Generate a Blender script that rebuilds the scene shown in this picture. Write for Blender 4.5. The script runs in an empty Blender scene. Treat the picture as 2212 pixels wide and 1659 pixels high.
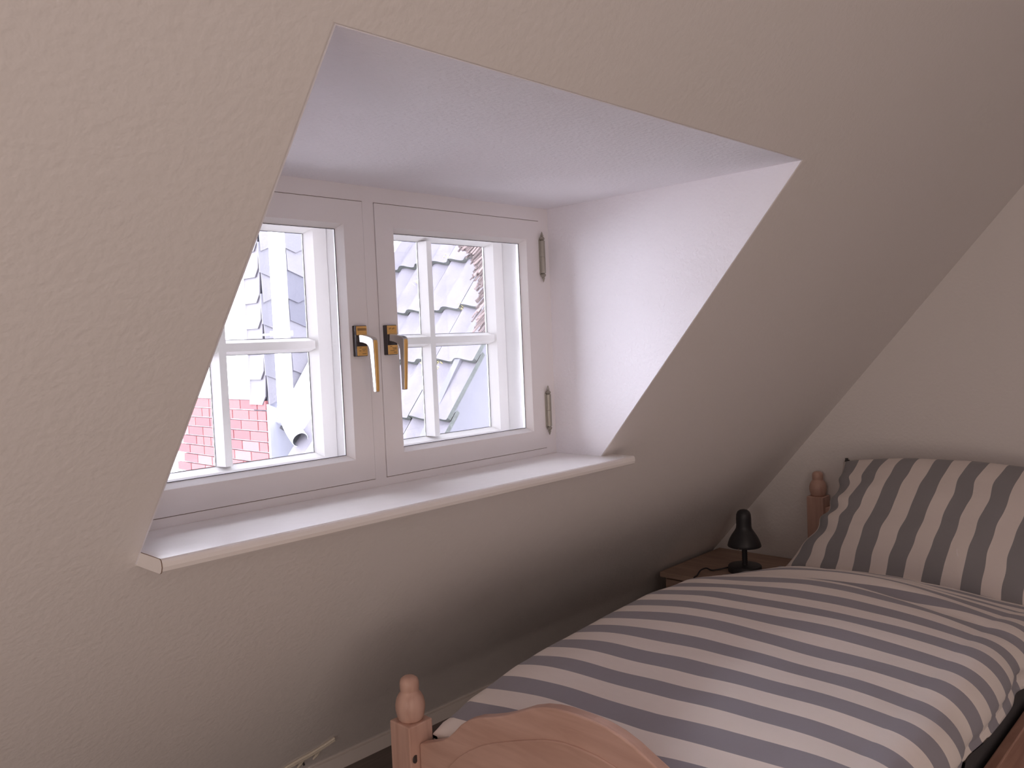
import bpy, bmesh, math, random
from mathutils import Vector, Matrix, noise
random.seed(7)
C = bpy.context.scene.collection
SC = bpy.context.scene
CZ = 1.315                                   # camera height above the floor

# ------------------------------------------------------------------ camera
F_PX, YAW, PITCH, ROLL = 1809.9, 0.80910, -0.0504, -0.0425
cy, sy, cp, sp = math.cos(YAW), math.sin(YAW), math.cos(PITCH), math.sin(PITCH)
fw = Vector((sy*cp, cy*cp, sp)); r0 = Vector((cy, -sy, 0)); u0 = r0.cross(fw)
cr, sr = math.cos(ROLL), math.sin(ROLL)
rt = r0*cr + u0*sr; up = u0*cr - r0*sr
cam = bpy.data.cameras.new('camera'); camo = bpy.data.objects.new('camera', cam); C.objects.link(camo)
cam.sensor_width = 36; cam.lens = F_PX/2212*36; cam.clip_start = 0.02; cam.clip_end = 300
M = Matrix((rt, up, -fw)).transposed().to_4x4(); M.translation = Vector((0, 0, CZ))
camo.matrix_world = M
SC.camera = camo

# ------------------------------------------------------------------ world, lights, exposure
w = bpy.data.worlds.new('world'); SC.world = w; w.use_nodes = True
bg = w.node_tree.nodes['Background']; bg.inputs[0].default_value = (0.895, 0.875, 1.0, 1); bg.inputs[1].default_value = 14.0
def area(name, loc, target, sx, sy_, power, col):
    L = bpy.data.lights.new(name, 'AREA'); L.shape = 'RECTANGLE'; L.size = sx; L.size_y = sy_; L.energy = power; L.color = col
    o = bpy.data.objects.new(name, L); C.objects.link(o); o.location = loc
    o.rotation_euler = (Vector(target)-Vector(loc)).to_track_quat('-Z', 'Y').to_euler()
    return o
# daylight from the room's second window, behind the camera on the left
area('room_window_light', (-0.35, -1.70, CZ+0.45), (1.2, 1.0, CZ-0.3), 1.3, 1.2, 9, (1.0, 0.84, 0.76))
# an added fill from the left, then warm light thrown up from the sunlit patch of floor in front of it
area('left_fill_light', (-1.60, 0.35, CZ-0.45), (1.6, 1.7, CZ-0.75), 1.0, 1.3, 12, (1.0, 0.85, 0.78))  # unseen fill added to lift the dark gap beside the bed
area('sunlit_floor_light', (-0.20, -1.20, 0.06), (0.2, 0.8, CZ+0.2), 2.2, 1.3, 20, (1.0, 0.80, 0.69))
SC.view_settings.view_transform = 'Standard'; SC.view_settings.look = 'None'
SC.view_settings.exposure = 0.0; SC.view_settings.gamma = 1.0; SC.view_settings.use_curve_mapping = False
SC.cycles.use_denoising = True
SC.cycles.max_bounces = 10; SC.cycles.diffuse_bounces = 6; SC.cycles.transparent_max_bounces = 16
SC.cycles.sample_clamp_indirect = 6

# ------------------------------------------------------------------ materials
def mat(name, col, rough=0.6, metal=0.0, bump=None, var=None, spec=0.5, sheen=0.0):
    """bump=(scale, distance, detail); var=(scale, amount) mottles the colour"""
    m = bpy.data.materials.new(name); m.use_nodes = True; nt = m.node_tree; b = nt.nodes['Principled BSDF']
    b.inputs['Base Color'].default_value = (*col, 1); b.inputs['Roughness'].default_value = rough
    b.inputs['Metallic'].default_value = metal; b.inputs['Specular IOR Level'].default_value = spec
    if sheen: b.inputs['Sheen Weight'].default_value = sheen
    if bump or var:
        g = nt.nodes.new('ShaderNodeNewGeometry')
    if var:
        n = nt.nodes.new('ShaderNodeTexNoise'); n.inputs['Scale'].default_value = var[0]; n.inputs['Detail'].default_value = 4
        nt.links.new(g.outputs['Position'], n.inputs['Vector'])
        r = nt.nodes.new('ShaderNodeMapRange'); r.inputs['From Min'].default_value = 0.3; r.inputs['From Max'].default_value = 0.7
        r.inputs['To Min'].default_value = 1-var[1]; r.inputs['To Max'].default_value = 1+var[1]
        nt.links.new(n.outputs['Fac'], r.inputs['Value'])
        mx = nt.nodes.new('ShaderNodeVectorMath'); mx.operation = 'SCALE'; mx.inputs[0].default_value = col
        nt.links.new(r.outputs[0], mx.inputs['Scale']); nt.links.new(mx.outputs[0], b.inputs['Base Color'])
    if bump:
        n2 = nt.nodes.new('ShaderNodeTexNoise'); n2.inputs['Scale'].default_value = bump[0]
        n2.inputs['Detail'].default_value = bump[2] if len(bump) > 2 else 2
        nt.links.new(g.outputs['Position'], n2.inputs['Vector'])
        bp = nt.nodes.new('ShaderNodeBump'); bp.inputs['Distance'].default_value = bump[1]; bp.inputs['Strength'].default_value = 1.0
        nt.links.new(n2.outputs['Fac'], bp.inputs['Height']); nt.links.new(bp.outputs[0], b.inputs['Normal'])
    return m

def wood(name, c1, c2, axis='x', rough=0.5):
    m = bpy.data.materials.new(name); m.use_nodes = True; nt = m.node_tree; b = nt.nodes['Principled BSDF']
    b.inputs['Roughness'].default_value = rough
    g = nt.nodes.new('ShaderNodeNewGeometry'); mp = nt.nodes.new('ShaderNodeMapping')
    s = {'x': (3, 26, 26), 'y': (26, 3, 26), 'z': (26, 26, 3)}[axis]
    mp.inputs['Scale'].default_value = s
    nt.links.new(g.outputs['Position'], mp.inputs['Vector'])
    n = nt.nodes.new('ShaderNodeTexNoise'); n.inputs['Scale'].default_value = 1.5; n.inputs['Detail'].default_value = 5; n.inputs['Distortion'].default_value = 0.6
    nt.links.new(mp.outputs[0], n.inputs['Vector'])
    cr_ = nt.nodes.new('ShaderNodeValToRGB'); cr_.color_ramp.elements[0].position = 0.35; cr_.color_ramp.elements[1].position = 0.68
    cr_.color_ramp.elements[0].color = (*c1, 1); cr_.color_ramp.elements[1].color = (*c2, 1)
    nt.links.new(n.outputs['Fac'], cr_.inputs[0]); nt.links.new(cr_.outputs[0], b.inputs['Base Color'])
    return m

def striped(name, light, dark, period, duty, phase, attr='UVMap'):
    """woven stripes along the first UV axis (metres of cloth)"""
    m = bpy.data.materials.new(name); m.use_nodes = True; nt = m.node_tree; b = nt.nodes['Principled BSDF']
    b.inputs['Roughness'].default_value = 0.85; b.inputs['Sheen Weight'].default_value = 0.15
    uv = nt.nodes.new('ShaderNodeUVMap'); uv.uv_map = 'UVMap'
    sx = nt.nodes.new('ShaderNodeSeparateXYZ'); nt.links.new(uv.outputs[0], sx.inputs[0])
    a = nt.nodes.new('ShaderNodeMath'); a.operation = 'MULTIPLY_ADD'; a.inputs[1].default_value = 1/period; a.inputs[2].default_value = phase
    nt.links.new(sx.outputs[0], a.inputs[0])
    f = nt.nodes.new('ShaderNodeMath'); f.operation = 'FRACT'; nt.links.new(a.outputs[0], f.inputs[0])
    l = nt.nodes.new('ShaderNodeMath'); l.operation = 'LESS_THAN'; l.inputs[1].default_value = duty; nt.links.new(f.outputs[0], l.inputs[0])
    mx = nt.nodes.new('ShaderNodeMix'); mx.data_type = 'RGBA'
    mx.inputs['A'].default_value = (*light, 1); mx.inputs['B'].default_value = (*dark, 1)
    nt.links.new(l.outputs[0], mx.inputs['Factor']); nt.links.new(mx.outputs['Result'], b.inputs['Base Color'])
    g = nt.nodes.new('ShaderNodeNewGeometry')
    n2 = nt.nodes.new('ShaderNodeTexNoise'); n2.inputs['Scale'].default_value = 14; n2.inputs['Detail'].default_value = 3
    nt.links.new(g.outputs['Position'], n2.inputs['Vector'])
    bp = nt.nodes.new('ShaderNodeBump'); bp.inputs['Distance'].default_value = 0.006; bp.inputs['Strength'].default_value = 0.6
    nt.links.new(n2.outputs['Fac'], bp.inputs['Height']); nt.links.new(bp.outputs[0], b.inputs['Normal'])
    return m

def glass():
    m = bpy.data.materials.new('clear_window_glass'); m.use_nodes = True; nt = m.node_tree
    nt.nodes.remove(nt.nodes['Principled BSDF'])
    t = nt.nodes.new('ShaderNodeBsdfTransparent'); t.inputs[0].default_value = (0.97, 0.98, 0.98, 1)
    g = nt.nodes.new('ShaderNodeBsdfGlossy'); g.inputs['Roughness'].default_value = 0.0
    fr = nt.nodes.new('ShaderNodeFresnel'); fr.inputs['IOR'].default_value = 1.3
    mx = nt.nodes.new('ShaderNodeMixShader')
    nt.links.new(fr.outputs[0], mx.inputs[0]); nt.links.new(t.outputs[0], mx.inputs[1]); nt.links.new(g.outputs[0], mx.inputs[2])
    nt.links.new(mx.outputs[0], nt.nodes['Material Output'].inputs[0])
    return m

M_WALL = mat('stippled_plaster', (0.83, 0.80, 0.79), 0.9, bump=(85, 0.0012, 2), spec=0.2)
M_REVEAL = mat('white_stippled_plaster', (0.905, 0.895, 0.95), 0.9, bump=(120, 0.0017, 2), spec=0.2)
M_PAINT = mat('white_satin_paint', (0.89, 0.865, 0.875), 0.38, bump=(60, 0.0003))
M_OUTPAINT = mat('white_outer_paint', (0.86, 0.84, 0.83), 0.5)
M_SILL = mat('cream_laminate', (0.90, 0.87, 0.86), 0.22, bump=(30, 0.0003))
M_SEAM = mat('brown_seam', (0.18, 0.10, 0.06), 0.8)
M_GASKET = mat('dark_glazing_gasket', (0.05, 0.05, 0.06), 0.7)
M_GLASS = glass()
M_BRASS = mat('brushed_brass', (0.90, 0.55, 0.19), 0.42, 0.75)
M_ENGR = mat('brass_print', (0.36, 0.20, 0.07), 0.6, 0.3)
M_STEEL = mat('satin_steel', (0.62, 0.60, 0.58), 0.28, 1.0)
M_BRONZE = mat('dark_handle_body', (0.07, 0.06, 0.065), 0.4, 0.4)
M_HINGE = mat('greyed_brass_hinge', (0.40, 0.38, 0.33), 0.45, 0.7)
M_PINE = wood('pine_z', (0.54, 0.34, 0.27), (0.66, 0.44, 0.36), 'y', 0.42)
M_PINEV = wood('pine_upright', (0.52, 0.32, 0.255), (0.64, 0.42, 0.345), 'z', 0.42)
M_PINEX = wood('pine_long', (0.40, 0.215, 0.155), (0.54, 0.31, 0.235), 'x', 0.42)
M_STAND = wood('nightstand_wood', (0.36, 0.25, 0.19), (0.48, 0.34, 0.27), 'y', 0.55)
M_BLACK = mat('black_plastic', (0.036, 0.036, 0.042), 0.42)
M_BOLT = mat('dark_bolt_cap', (0.05, 0.045, 0.045), 0.5)
M_SHEET = mat('dark_fitted_sheet', (0.07, 0.068, 0.075), 0.9, bump=(60, 0.001))
M_FLOOR = wood('dark_floor_boards', (0.13, 0.105, 0.095), (0.19, 0.155, 0.14), 'x', 0.5)
M_BASE = mat('white_baseboard_paint', (0.74, 0.69, 0.66), 0.5)
M_CORD = mat('cream_cord', (0.72, 0.66, 0.56), 0.6)
M_DUVET = striped('striped_duvet_cloth', (0.88, 0.815, 0.785), (0.33, 0.32, 0.37), 0.110, 0.50, 0.66)
M_PILLOW = striped('striped_pillow_cloth', (0.78, 0.71, 0.68), (0.27, 0.265, 0.28), 0.109, 0.50, 0.755)
M_BRICK = [mat('red_brick_%s' % n, c, 0.9, bump=(80, 0.002)) for n, c in
           (('plain', (0.185, 0.060, 0.06)), ('pale', (0.225, 0.084, 0.083)), ('deep', (0.155, 0.048, 0.051)))]
M_MORTAR = mat('pale_mortar', (0.45, 0.43, 0.44), 0.95)
M_SLATE = [mat('slate_%s' % n, c, 0.6, bump=(60, 0.002)) for n, c in
           (('grey', (0.115, 0.112, 0.128)), ('mid', (0.135, 0.13, 0.145)), ('dark', (0.085, 0.084, 0.104)))]
M_SLATEP = mat('pale_slate', (0.078, 0.072, 0.082), 0.6, bump=(60, 0.002))
M_RENDER = mat('white_render', (0.86, 0.85, 0.86), 0.9)
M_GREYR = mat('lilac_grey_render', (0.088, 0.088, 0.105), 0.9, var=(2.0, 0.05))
M_ZINC = mat('pale_zinc', (0.26, 0.265, 0.31), 0.6, 0.2)
M_PIPE = mat('white_downpipe', (0.60, 0.60, 0.64), 0.4)
M_PIPEIN = mat('pipe_inside_shade', (0.10, 0.11, 0.12), 0.7)  # shade inside the white pipe put into the colour of its inner face
M_TILE = mat('grey_concrete_tile', (0.094, 0.088, 0.102), 0.8, bump=(45, 0.003, 5), var=(7, 0.13))
M_TILEEDGE = mat('mossy_shaded_tile_edge', (0.040, 0.046, 0.042), 0.95, bump=(60, 0.004, 4), var=(40, 0.3))
M_DECK = mat('dark_roof_batten', (0.03, 0.03, 0.034), 0.95)
M_MOSS = mat('yellow_lichen', (0.50, 0.42, 0.18), 0.9)
M_REED = [mat('reed_%s' % n, c, 0.9) for n, c in (('brown', (0.075, 0.055, 0.052)), ('pale', (0.15, 0.115, 0.108)))]
M_GROUND = mat('garden_paving', (0.30, 0.28, 0.27), 0.9, var=(3, 0.2))

# ------------------------------------------------------------------ mesh helpers
class MB:
    def __init__(s): s.v = []; s.f = []; s.mi = []; s.uv = {}
    def add(s, vs, fs, mi=0):
        k = len(s.v); s.v += [Vector(p) for p in vs]; s.f += [tuple(i+k for i in f) for f in fs]; s.mi += [mi]*len(fs)
    def box(s, a, b, mi=0):
        x0, y0, z0 = a; x1, y1, z1 = b
        if x0 > x1: x0, x1 = x1, x0
        if y0 > y1: y0, y1 = y1, y0
        if z0 > z1: z0, z1 = z1, z0
        s.add([(x0, y0, z0), (x1, y0, z0), (x1, y1, z0), (x0, y1, z0), (x0, y0, z1), (x1, y0, z1), (x1, y1, z1), (x0, y1, z1)],
              [(0, 3, 2, 1), (4, 5, 6, 7), (0, 1, 5, 4), (1, 2, 6, 5), (2, 3, 7, 6), (3, 0, 4, 7)], mi)
    def prism(s, poly, off, mi=0):
        """poly: 3-D planar polygon, off: extrusion vector"""
        n = len(poly); off = Vector(off); P = [Vector(p) for p in poly]
        vs = P+[p+off for p in P]
        fs = [tuple(range(n))[::-1], tuple(range(n, 2*n))]+[(i, (i+1) % n, n+(i+1) % n, n+i) for i in range(n)]
        s.add(vs, fs, mi)
    def lathe(s, prof, c, n=24, mi=0):
        """prof: (radius, z) list around a vertical axis at c"""
        vs = []; fs = []
        for r, z in prof:
            for i in range(n):
                a = 2*math.pi*i/n; vs.append((c[0]+r*math.cos(a), c[1]+r*math.sin(a), c[2]+z))
        for j in range(len(prof)-1):
            for i in range(n):
                fs.append((j*n+i, j*n+(i+1) % n, (j+1)*n+(i+1) % n, (j+1)*n+i))
        fs.append(tuple(range(n))[::-1]); fs.append(tuple(range((len(prof)-1)*n, len(prof)*n)))
        s.add(vs, fs, mi)
    def tube(s, pts, r, n=10, mi=0, cap=True, rs=None):
        P = [Vector(p) for p in pts]; vs = []; fs = []; ref = None
        for j, p in enumerate(P):
            t = ((P[min(j+1, len(P)-1)]-P[max(j-1, 0)])).normalized()
            if ref is None: ref = t.orthogonal().normalized()
            ref = (ref-t*ref.dot(t)).normalized(); bi = t.cross(ref); rr = rs[j] if rs else r
            for i in range(n):
                a = 2*math.pi*i/n; vs.append(p+(ref*math.cos(a)+bi*math.sin(a))*rr)
        for j in range(len(P)-1):
            for i in range(n): fs.append((j*n+i, j*n+(i+1) % n, (j+1)*n+(i+1) % n, (j+1)*n+i))
        if cap: fs.append(tuple(range(n))[::-1]); fs.append(tuple(range((len(P)-1)*n, len(P)*n)))
        s.add(vs, fs, mi)
    def mesh(s, name, mats, origin=(0, 0, 0), smooth=False, fix=True):
        me = bpy.data.meshes.new(name); o = Vector(origin)
        me.from_pydata([tuple(v-o) for v in s.v], [], s.f); me.update()
        for m in (mats if isinstance(mats, (list, tuple)) else [mats]): me.materials.append(m)
        for p, i in zip(me.polygons, s.mi): p.material_index = i
        if fix:
            bm = bmesh.new(); bm.from_mesh(me); bmesh.ops.recalc_face_normals(bm, faces=bm.faces); bm.to_mesh(me); bm.free()
        if smooth:
            for p in me.polygons: p.use_smooth = True
        return me

def link(name, me, parent=None, world_origin=(0, 0, 0)):
    """world_origin: where the mesh's own origin sits in the world"""
    o = bpy.data.objects.new(name, me); C.objects.link(o)
    if parent is None: o.location = world_origin
    else:
        o.parent = parent; o.location = Vector(world_origin)-wloc(parent)
    return o
def wloc(o):
    p = Vector(o.location)
    while o.parent: o = o.parent; p += Vector(o.location)
    return p
def obj(name, mb, m, parent=None, smooth=False, bevel=0, seg=2, at=None):
    org = Vector(at) if at is not None else (wloc(parent) if parent else Vector((0, 0, 0)))
    o = link(name, mb.mesh(name, m, org, smooth), parent, org)
    if bevel:
        b = o.modifiers.new('bevel', 'BEVEL'); b.width = bevel; b.segments = seg; b.limit_method = 'ANGLE'; b.angle_limit = math.radians(35)
        b.harden_normals = False
    return o
def autosmooth(o, ang=40):
    me = o.data
    for p in me.polygons: p.use_smooth = True
    bm = bmesh.new(); bm.from_mesh(me)
    for e in bm.edges:
        if len(e.link_faces) == 2 and e.calc_face_angle(0) > math.radians(ang): e.smooth = False
    bm.to_mesh(me); bm.free()
def empty(name, loc):
    o = bpy.data.objects.new(name, None); C.objects.link(o); o.location = loc; o.empty_display_size = 0.05
    return o
def tag(o, label, cat, group=None, kind=None):
    o['label'] = label; o['category'] = cat
    if group: o['group'] = group
    if kind: o['kind'] = kind
    return o
def struct(o): o['kind'] = 'structure'; return o
def Z(z): return z+CZ                         # heights below are measured from eye level

# ------------------------------------------------------------------ room shell
X0, XG, YB = -1.7, 3.333, -2.3               # left gable, right gable, rear wall
CEIL = 1.10
A, K = 1.113, 0.8612                         # slope plane: y = A - K z   (z from eye level)
def sy_(z): return A-K*z
WY = 1.55                                    # plane of the inner casements
XL, XR, ZT, ZS, SPL = 0.553, 1.799, 0.366, -0.320, -0.029
def revx(side, y): return XR+SPL*(WY-y) if side > 0 else XL-SPL*(WY-y)
ZB = -1.271                                  # top of the baseboard
nrm = Vector((0, K, 1)).normalized()         # outward normal of the slope
# opening corners in the slope plane
def opc(z):
    y = sy_(z); return Vector((revx(-1, y), y, Z(z))), Vector((revx(1, y), y, Z(z)))
tl, tr = opc(ZT); bl, br = opc(ZS-0.020)
zb_ = -CZ; zt_ = CEIL
zo = 0
outer = [Vector((X0-.1, sy_(zb_), Z(zb_))), Vector((XG+.1, sy_(zb_), Z(zb_))), Vector((XG+.1, sy_(zt_), Z(zt_))), Vector((X0-.1, sy_(zt_), Z(zt_)))]
inner = [bl, br, tr, tl]
mb = MB()
T = 0.16
T = 0.05
F8 = outer+inner; Bk = [p+Vector((0, T, 0)) for p in F8]
for k, dx, dz in ((4, -.03, -.03), (5, .03, -.03), (6, .03, .03), (7, -.03, .03)): Bk[k] += Vector((dx, 0, dz))
fs = []
for i in range(4):
    j = (i+1) % 4
    fs.append((i, j, 4+j, 4+i)); fs.append((8+i, 8+4+i, 8+4+j, 8+j)); fs.append((i, 8+i, 8+j, j)); fs.append((4+i, 4+j, 12+j, 12+i))
mb.add(F8+Bk, fs); mb.mi = [1 if k % 4 == 3 else 0 for k in range(16)]
slope = struct(obj('wall_front', mb, [M_WALL, M_REVEAL])); 
bv = slope.modifiers.new('bevel', 'BEVEL'); bv.width = 0.004; bv.segments = 3; bv.limit_method = 'ANGLE'; bv.angle_limit = math.radians(30)
# dormer reveals, each a slab behind the plaster face
def slab(name, quad, off, m):
    b = MB(); b.prism(quad, off); return struct(obj(name, b, m))
y_in = 1.80
e = 0.0015
yb0 = sy_(ZT)
# dormer ceiling
slab('ceiling_dormer', [(revx(-1, yb0)-.06, yb0+e, Z(ZT)), (revx(1, yb0)+.06, yb0+e, Z(ZT)), (XR+.16, y_in, Z(ZT)), (XL-.16, y_in, Z(ZT))], (0, 0, 0.10), M_REVEAL)
def cheek(name, side):
    # vertical splayed cheek: follows the slope on its room side
    ys = sy_(ZS-.06)+e; yt = sy_(ZT+.02)+e
    q = [(revx(side, ys), ys, Z(ZS-.06)), (revx(side, y_in), y_in, Z(ZS-.06)), (revx(side, y_in), y_in, Z(ZT+.02)), (revx(side, yt), yt, Z(ZT+.02))]
    return slab(name, q, (0.10*side, 0, 0), M_REVEAL)
cheek('wall_dormer_right', 1); cheek('wall_dormer_left', -1)
slab('wall_dormer_below', [(XL-.10, sy_(ZS-.13)+.01, Z(ZS-.03)), (XR+.10, sy_(ZS-.13)+.01, Z(ZS-.03)), (XR+.10, y_in, Z(ZS-.03)), (XL-.10, y_in, Z(ZS-.03))], (0, 0, -0.10), M_REVEAL)
# other walls, floor, ceiling
b = MB(); b.box((XG, YB-.1, 0), (XG+.12, sy_(-CZ)+.25, Z(CEIL)+.1)); struct(obj('wall_right', b, M_WALL))
b = MB(); b.box((X0-.12, YB-.1, 0), (X0, sy_(-CZ)+.25, Z(CEIL)+.1)); struct(obj('wall_left', b, M_WALL))
b = MB(); b.box((X0-.12, YB-.12, 0), (XG+.12, YB, Z(CEIL)+.1)); struct(obj('wall_rear', b, M_WALL))
b = MB(); b.box((X0-.12, YB-.12, Z(CEIL)), (XG+.12, sy_(CEIL)+.25, Z(CEIL)+.12)); struct(obj('ceiling', b, M_WALL))
b = MB(); b.box((X0-.12, YB-.12, -.12), (XG+.12, sy_(-CZ)+.25, 0)); struct(obj('floor', b, M_FLOOR))
yb = sy_(ZB)
b = MB(); b.add([(X0, yb-.012, 0), (XG, yb-.012, 0), (XG, yb+.06, 0), (X0, yb+.06, 0),
                 (X0, yb-.012, Z(ZB)-.002), (XG, yb-.012, Z(ZB)-.002), (XG, yb+.012, Z(ZB)), (X0, yb+.012, Z(ZB))],
                [(0, 3, 2, 1), (4, 5, 6, 7), (0, 1, 5, 4), (1, 2, 6, 5), (2, 3, 7, 6), (3, 0, 4, 7)])
struct(obj('baseboard_front', b, M_BASE))

# ------------------------------------------------------------------ window
win = struct(empty('window_1', (1.176, WY, Z(ZS))))
FX = (0.553, 0.593, 1.161, 1.192, 1.759, 1.799)      # frame / casement verticals
FZ = (-0.320, -0.302, 0.331, 0.366)
CX = (0.877, 1.4755)
LH = 0.2795                                           # half width of the cavity liner
b = MB()
yf0, yf1, yo = 1.5515, 1.592, 1.735
# visible front faces of the fixed frame
b.box((FX[0]-.03, yf0, Z(FZ[0]-.03)), (FX[1], yo, Z(FZ[3]+.03)))
b.box((FX[2], yf0, Z(FZ[0]-.03)), (FX[3], yo, Z(FZ[3]+.03)))
b.box((FX[4], yf0, Z(FZ[0]-.03)), (FX[5]+.03, yo, Z(FZ[3]+.03)))
for i in (1, 3):
    b.box((FX[i], yf0, Z(FZ[2])), (FX[i+1], yo, Z(FZ[3]+.03)))
    b.box((FX[i], yf0, Z(FZ[0]-.03)), (FX[i+1], yo, Z(FZ[1])))
frame = obj('window_frame', b, M_PAINT, win)
b = MB()
for c in CX:
    for sgn in (-1, 1):
        xa = c+sgn*LH; xb = c+sgn*0.2845
        b.box((min(xa, xb), yf1, Z(-.302)), (max(xa, xb), yo-.002, Z(.331)))
    b.box((c-LH, yf1, Z(.300)), (c+LH, yo-.002, Z(.331))); b.box((c-LH, yf1, Z(-.302)), (c+LH, yo-.002, Z(-.268)))
liner = obj('cavity_liner', b, M_OUTPAINT, win)

def ring(mb, o, i, y0, y1, mi=0):
    """rectangular ring: o,i = (x0,x1,z0,z1); front at y0 for the outer part"""
    ox0, ox1, oz0, oz1 = o; ix0, ix1, iz0, iz1 = i
    mb.box((ox0, y0, oz0), (ix0, y1, oz1), mi); mb.box((ix1, y0, oz0), (ox1, y1, oz1), mi)
    mb.box((ix0, y0, iz1), (ix1, y1, oz1), mi); mb.box((ix0, y0, oz0), (ix1, y1, iz0), mi)
def bevring(mb, o, i, y0, y1, mi=0):
    """sloping band from rectangle o at y0 to rectangle i at y1 (a splayed rebate), closed behind"""
    def R4(q, y): return [Vector((q[0], y, q[2])), Vector((q[1], y, q[2])), Vector((q[1], y, q[3])), Vector((q[0], y, q[3]))]
    a = R4(o, y0); c = R4(i, y1); d = R4(o, y1)
    vs = a+c+d; fs = []
    for k in range(4):
        j = (k+1) % 4; fs += [(k, j, 4+j, 4+k), (4+k, 4+j, 8+j, 8+k), (8+k, 8+j, j, k)]
    mb.add(vs, fs, mi)
g = 0.0016
for ci, c in enumerate(CX):
    x0, x1 = (FX[1], FX[2]) if ci == 0 else (FX[3], FX[4])
    O = (x0+g, x1-g, Z(FZ[1]+g), Z(FZ[2]-g))
    I = ((c-0.2295, c+0.2300, Z(-.250), Z(.277)))
    I2 = (I[0]+.010, I[1]-.010, I[2]+.010, I[3]-.010)
    b = MB(); ring(b, O, I, WY, 1.5905); bevring(b, I, I2, WY, WY+.020)
    ring(b, I, I2, WY+.020, WY+.0255)
    cas = obj('casement', b, M_PAINT, win)
    b = MB(); ring(b, (x0, x1, Z(FZ[1]), Z(FZ[2])), (O[0]+.0001, O[1]-.0001, O[2]+.0001, O[3]-.0001), WY+.004, WY+.030); obj('edge_seal', b, M_SEAM, cas)
    # the pane sits in the opening
    b = MB(); b.box((I2[0], WY+.0215, I2[2]), (I2[1], WY+.0245, I2[3])); obj('pane', b, M_GLASS, cas)
    b = MB(); I3 = (I2[0]+.0012, I2[1]-.0012, I2[2]+.0012, I2[3]-.0012); ring(b, I2, I3, WY+.0202, WY+.0213); obj('gasket', b, M_GASKET, cas)
    # outer casement
    hw = 0.2330
    PZ0, PZ1 = -.2435, .2750
    OO = (c-LH+.0012, c+LH-.0012, Z(-.2668), Z(.2988)); OI = (c-hw-.009, c+hw+.009, Z(PZ0-.009), Z(PZ1+.009)); OI2 = (c-hw, c+hw, Z(PZ0), Z(PZ1))
    b = MB(); ring(b, OO, OI, 1.690, 1.735); bevring(b, OI, OI2, 1.690, 1.720); ring(b, OI, OI2, 1.720, 1.7245)
    oc = obj('outer_casement', b, M_OUTPAINT, win)
    mzc = 0.0135
    b = MB(); b.prism([(c-.0155, 1.7195, Z(PZ0)), (c-.0085, 1.690, Z(PZ0)), (c+.0085, 1.690, Z(PZ0)), (c+.0155, 1.7195, Z(PZ0))], (0, 0, PZ1-PZ0)); b.box((c-.015, 1.7233, Z(PZ0)), (c+.015, 1.7243, Z(PZ1)))
    obj('glazing_bar', b, M_OUTPAINT, oc)
    b = MB(); b.prism([(c-hw, 1.7192, Z(mzc-.017)), (c-hw, 1.6905, Z(mzc-.0095)), (c-hw, 1.6905, Z(mzc+.0085)), (c-hw, 1.7192, Z(mzc+.016))], (2*hw, 0, 0)); b.box((c-hw, 1.7234, Z(mzc-.016)), (c+hw, 1.7242, Z(mzc+.015)))
    obj('glazing_bar', b, M_OUTPAINT, oc)
    for sx in (-1, 1):
        for (za, zb2) in ((PZ0, mzc-.017), (mzc+.016, PZ1)):
            xa, xb = (c-hw, c-.0155) if sx < 0 else (c+.0155, c+hw)
            b = MB(); b.box((xa, 1.7205, Z(za)), (xb, 1.723, Z(zb2))); obj('pane', b, M_GLASS, oc)
            b = MB(); ring(b, (xa, xb, Z(za), Z(zb2)), (xa+.0011, xb-.0011, Z(za)+.0011, Z(zb2)-.0011), 1.7196, 1.7204); obj('gasket', b, M_GASKET, oc)
    # espagnolette handle
    hx = 1.1305 if ci == 0 else 1.2165
    b = MB(); b.box((hx-.0150, 1.5365, Z(-.0185)), (hx+.0150, WY+.001, Z(.0505))); pl = obj('handle_plate', b, M_BRONZE, cas, bevel=.0015)
    b = MB(); b.box((hx-.0140, 1.5352, Z(.0290)), (hx+.0140, 1.5364, Z(.0490))); b.box((hx-.0140, 1.5352, Z(-.0172)), (hx+.0140, 1.5364, Z(.0040)))
    pf = obj('brass_plate_face', b, M_BRASS, cas, bevel=.0006); pf['label'] = 'gold coloured face with worn print'
    b = MB()
    if ci == 0:
        b.box((hx-.0115, 1.5350, Z(.0390)), (hx+.0125, 1.5353, Z(.0445)))
        rows = [(.0005, -.008, -.003), (-.0025, -.001, .009), (-.0060, -.009, -.004), (-.0060, .0, .006), (-.0125, -.001, .010)]
    else:
        for k in range(6): b.box((hx-.009+.0033*k, 1.5350, Z(.0400+.001*(k % 3))), (hx-.0072+.0033*k, 1.5353, Z(.0425+.001*((k+1) % 3))))
        rows = [(.0010, -.008, -.002), (-.0020, -.002, .010), (-.0045, .0, .010), (-.0080, -.008, .004), (-.0125, .002, .010)]
    for z, xa, xb in rows: b.box((hx+xa, 1.5350, Z(z-.0009)), (hx+xb, 1.5353, Z(z+.0005)))
    obj('plate_print', b, M_ENGR, cas)
    # lever: neck coming out of the plate, bending down
    path = [(1.5365, .0315, .0125, .0105), (1.522, .0290, .0118, .0090), (1.508, .0265, .0090, .0070), (1.499, .0240, .0040, .0066), (1.493, .0215, -.004, .0064)]
    prof_f = [(1.5365, .0310), (1.520, .0285), (1.505, .0255), (1.494, .0225), (1.4880, .0190), (1.4868, .010), (1.4870, -.030), (1.4875, -.070), (1.4880, -.0985)]
    prof_b = [(1.5365, .0130), (1.522, .0115), (1.512, .0085), (1.506, .0040), (1.5025, -.003), (1.5010, -.012), (1.4990, -.045), (1.4980, -.075), (1.4970, -.0985)]
    hwid = [.0100, .0088, .0076, .0068, .0066, .0066, .0060, .0054, .0050]
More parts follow.
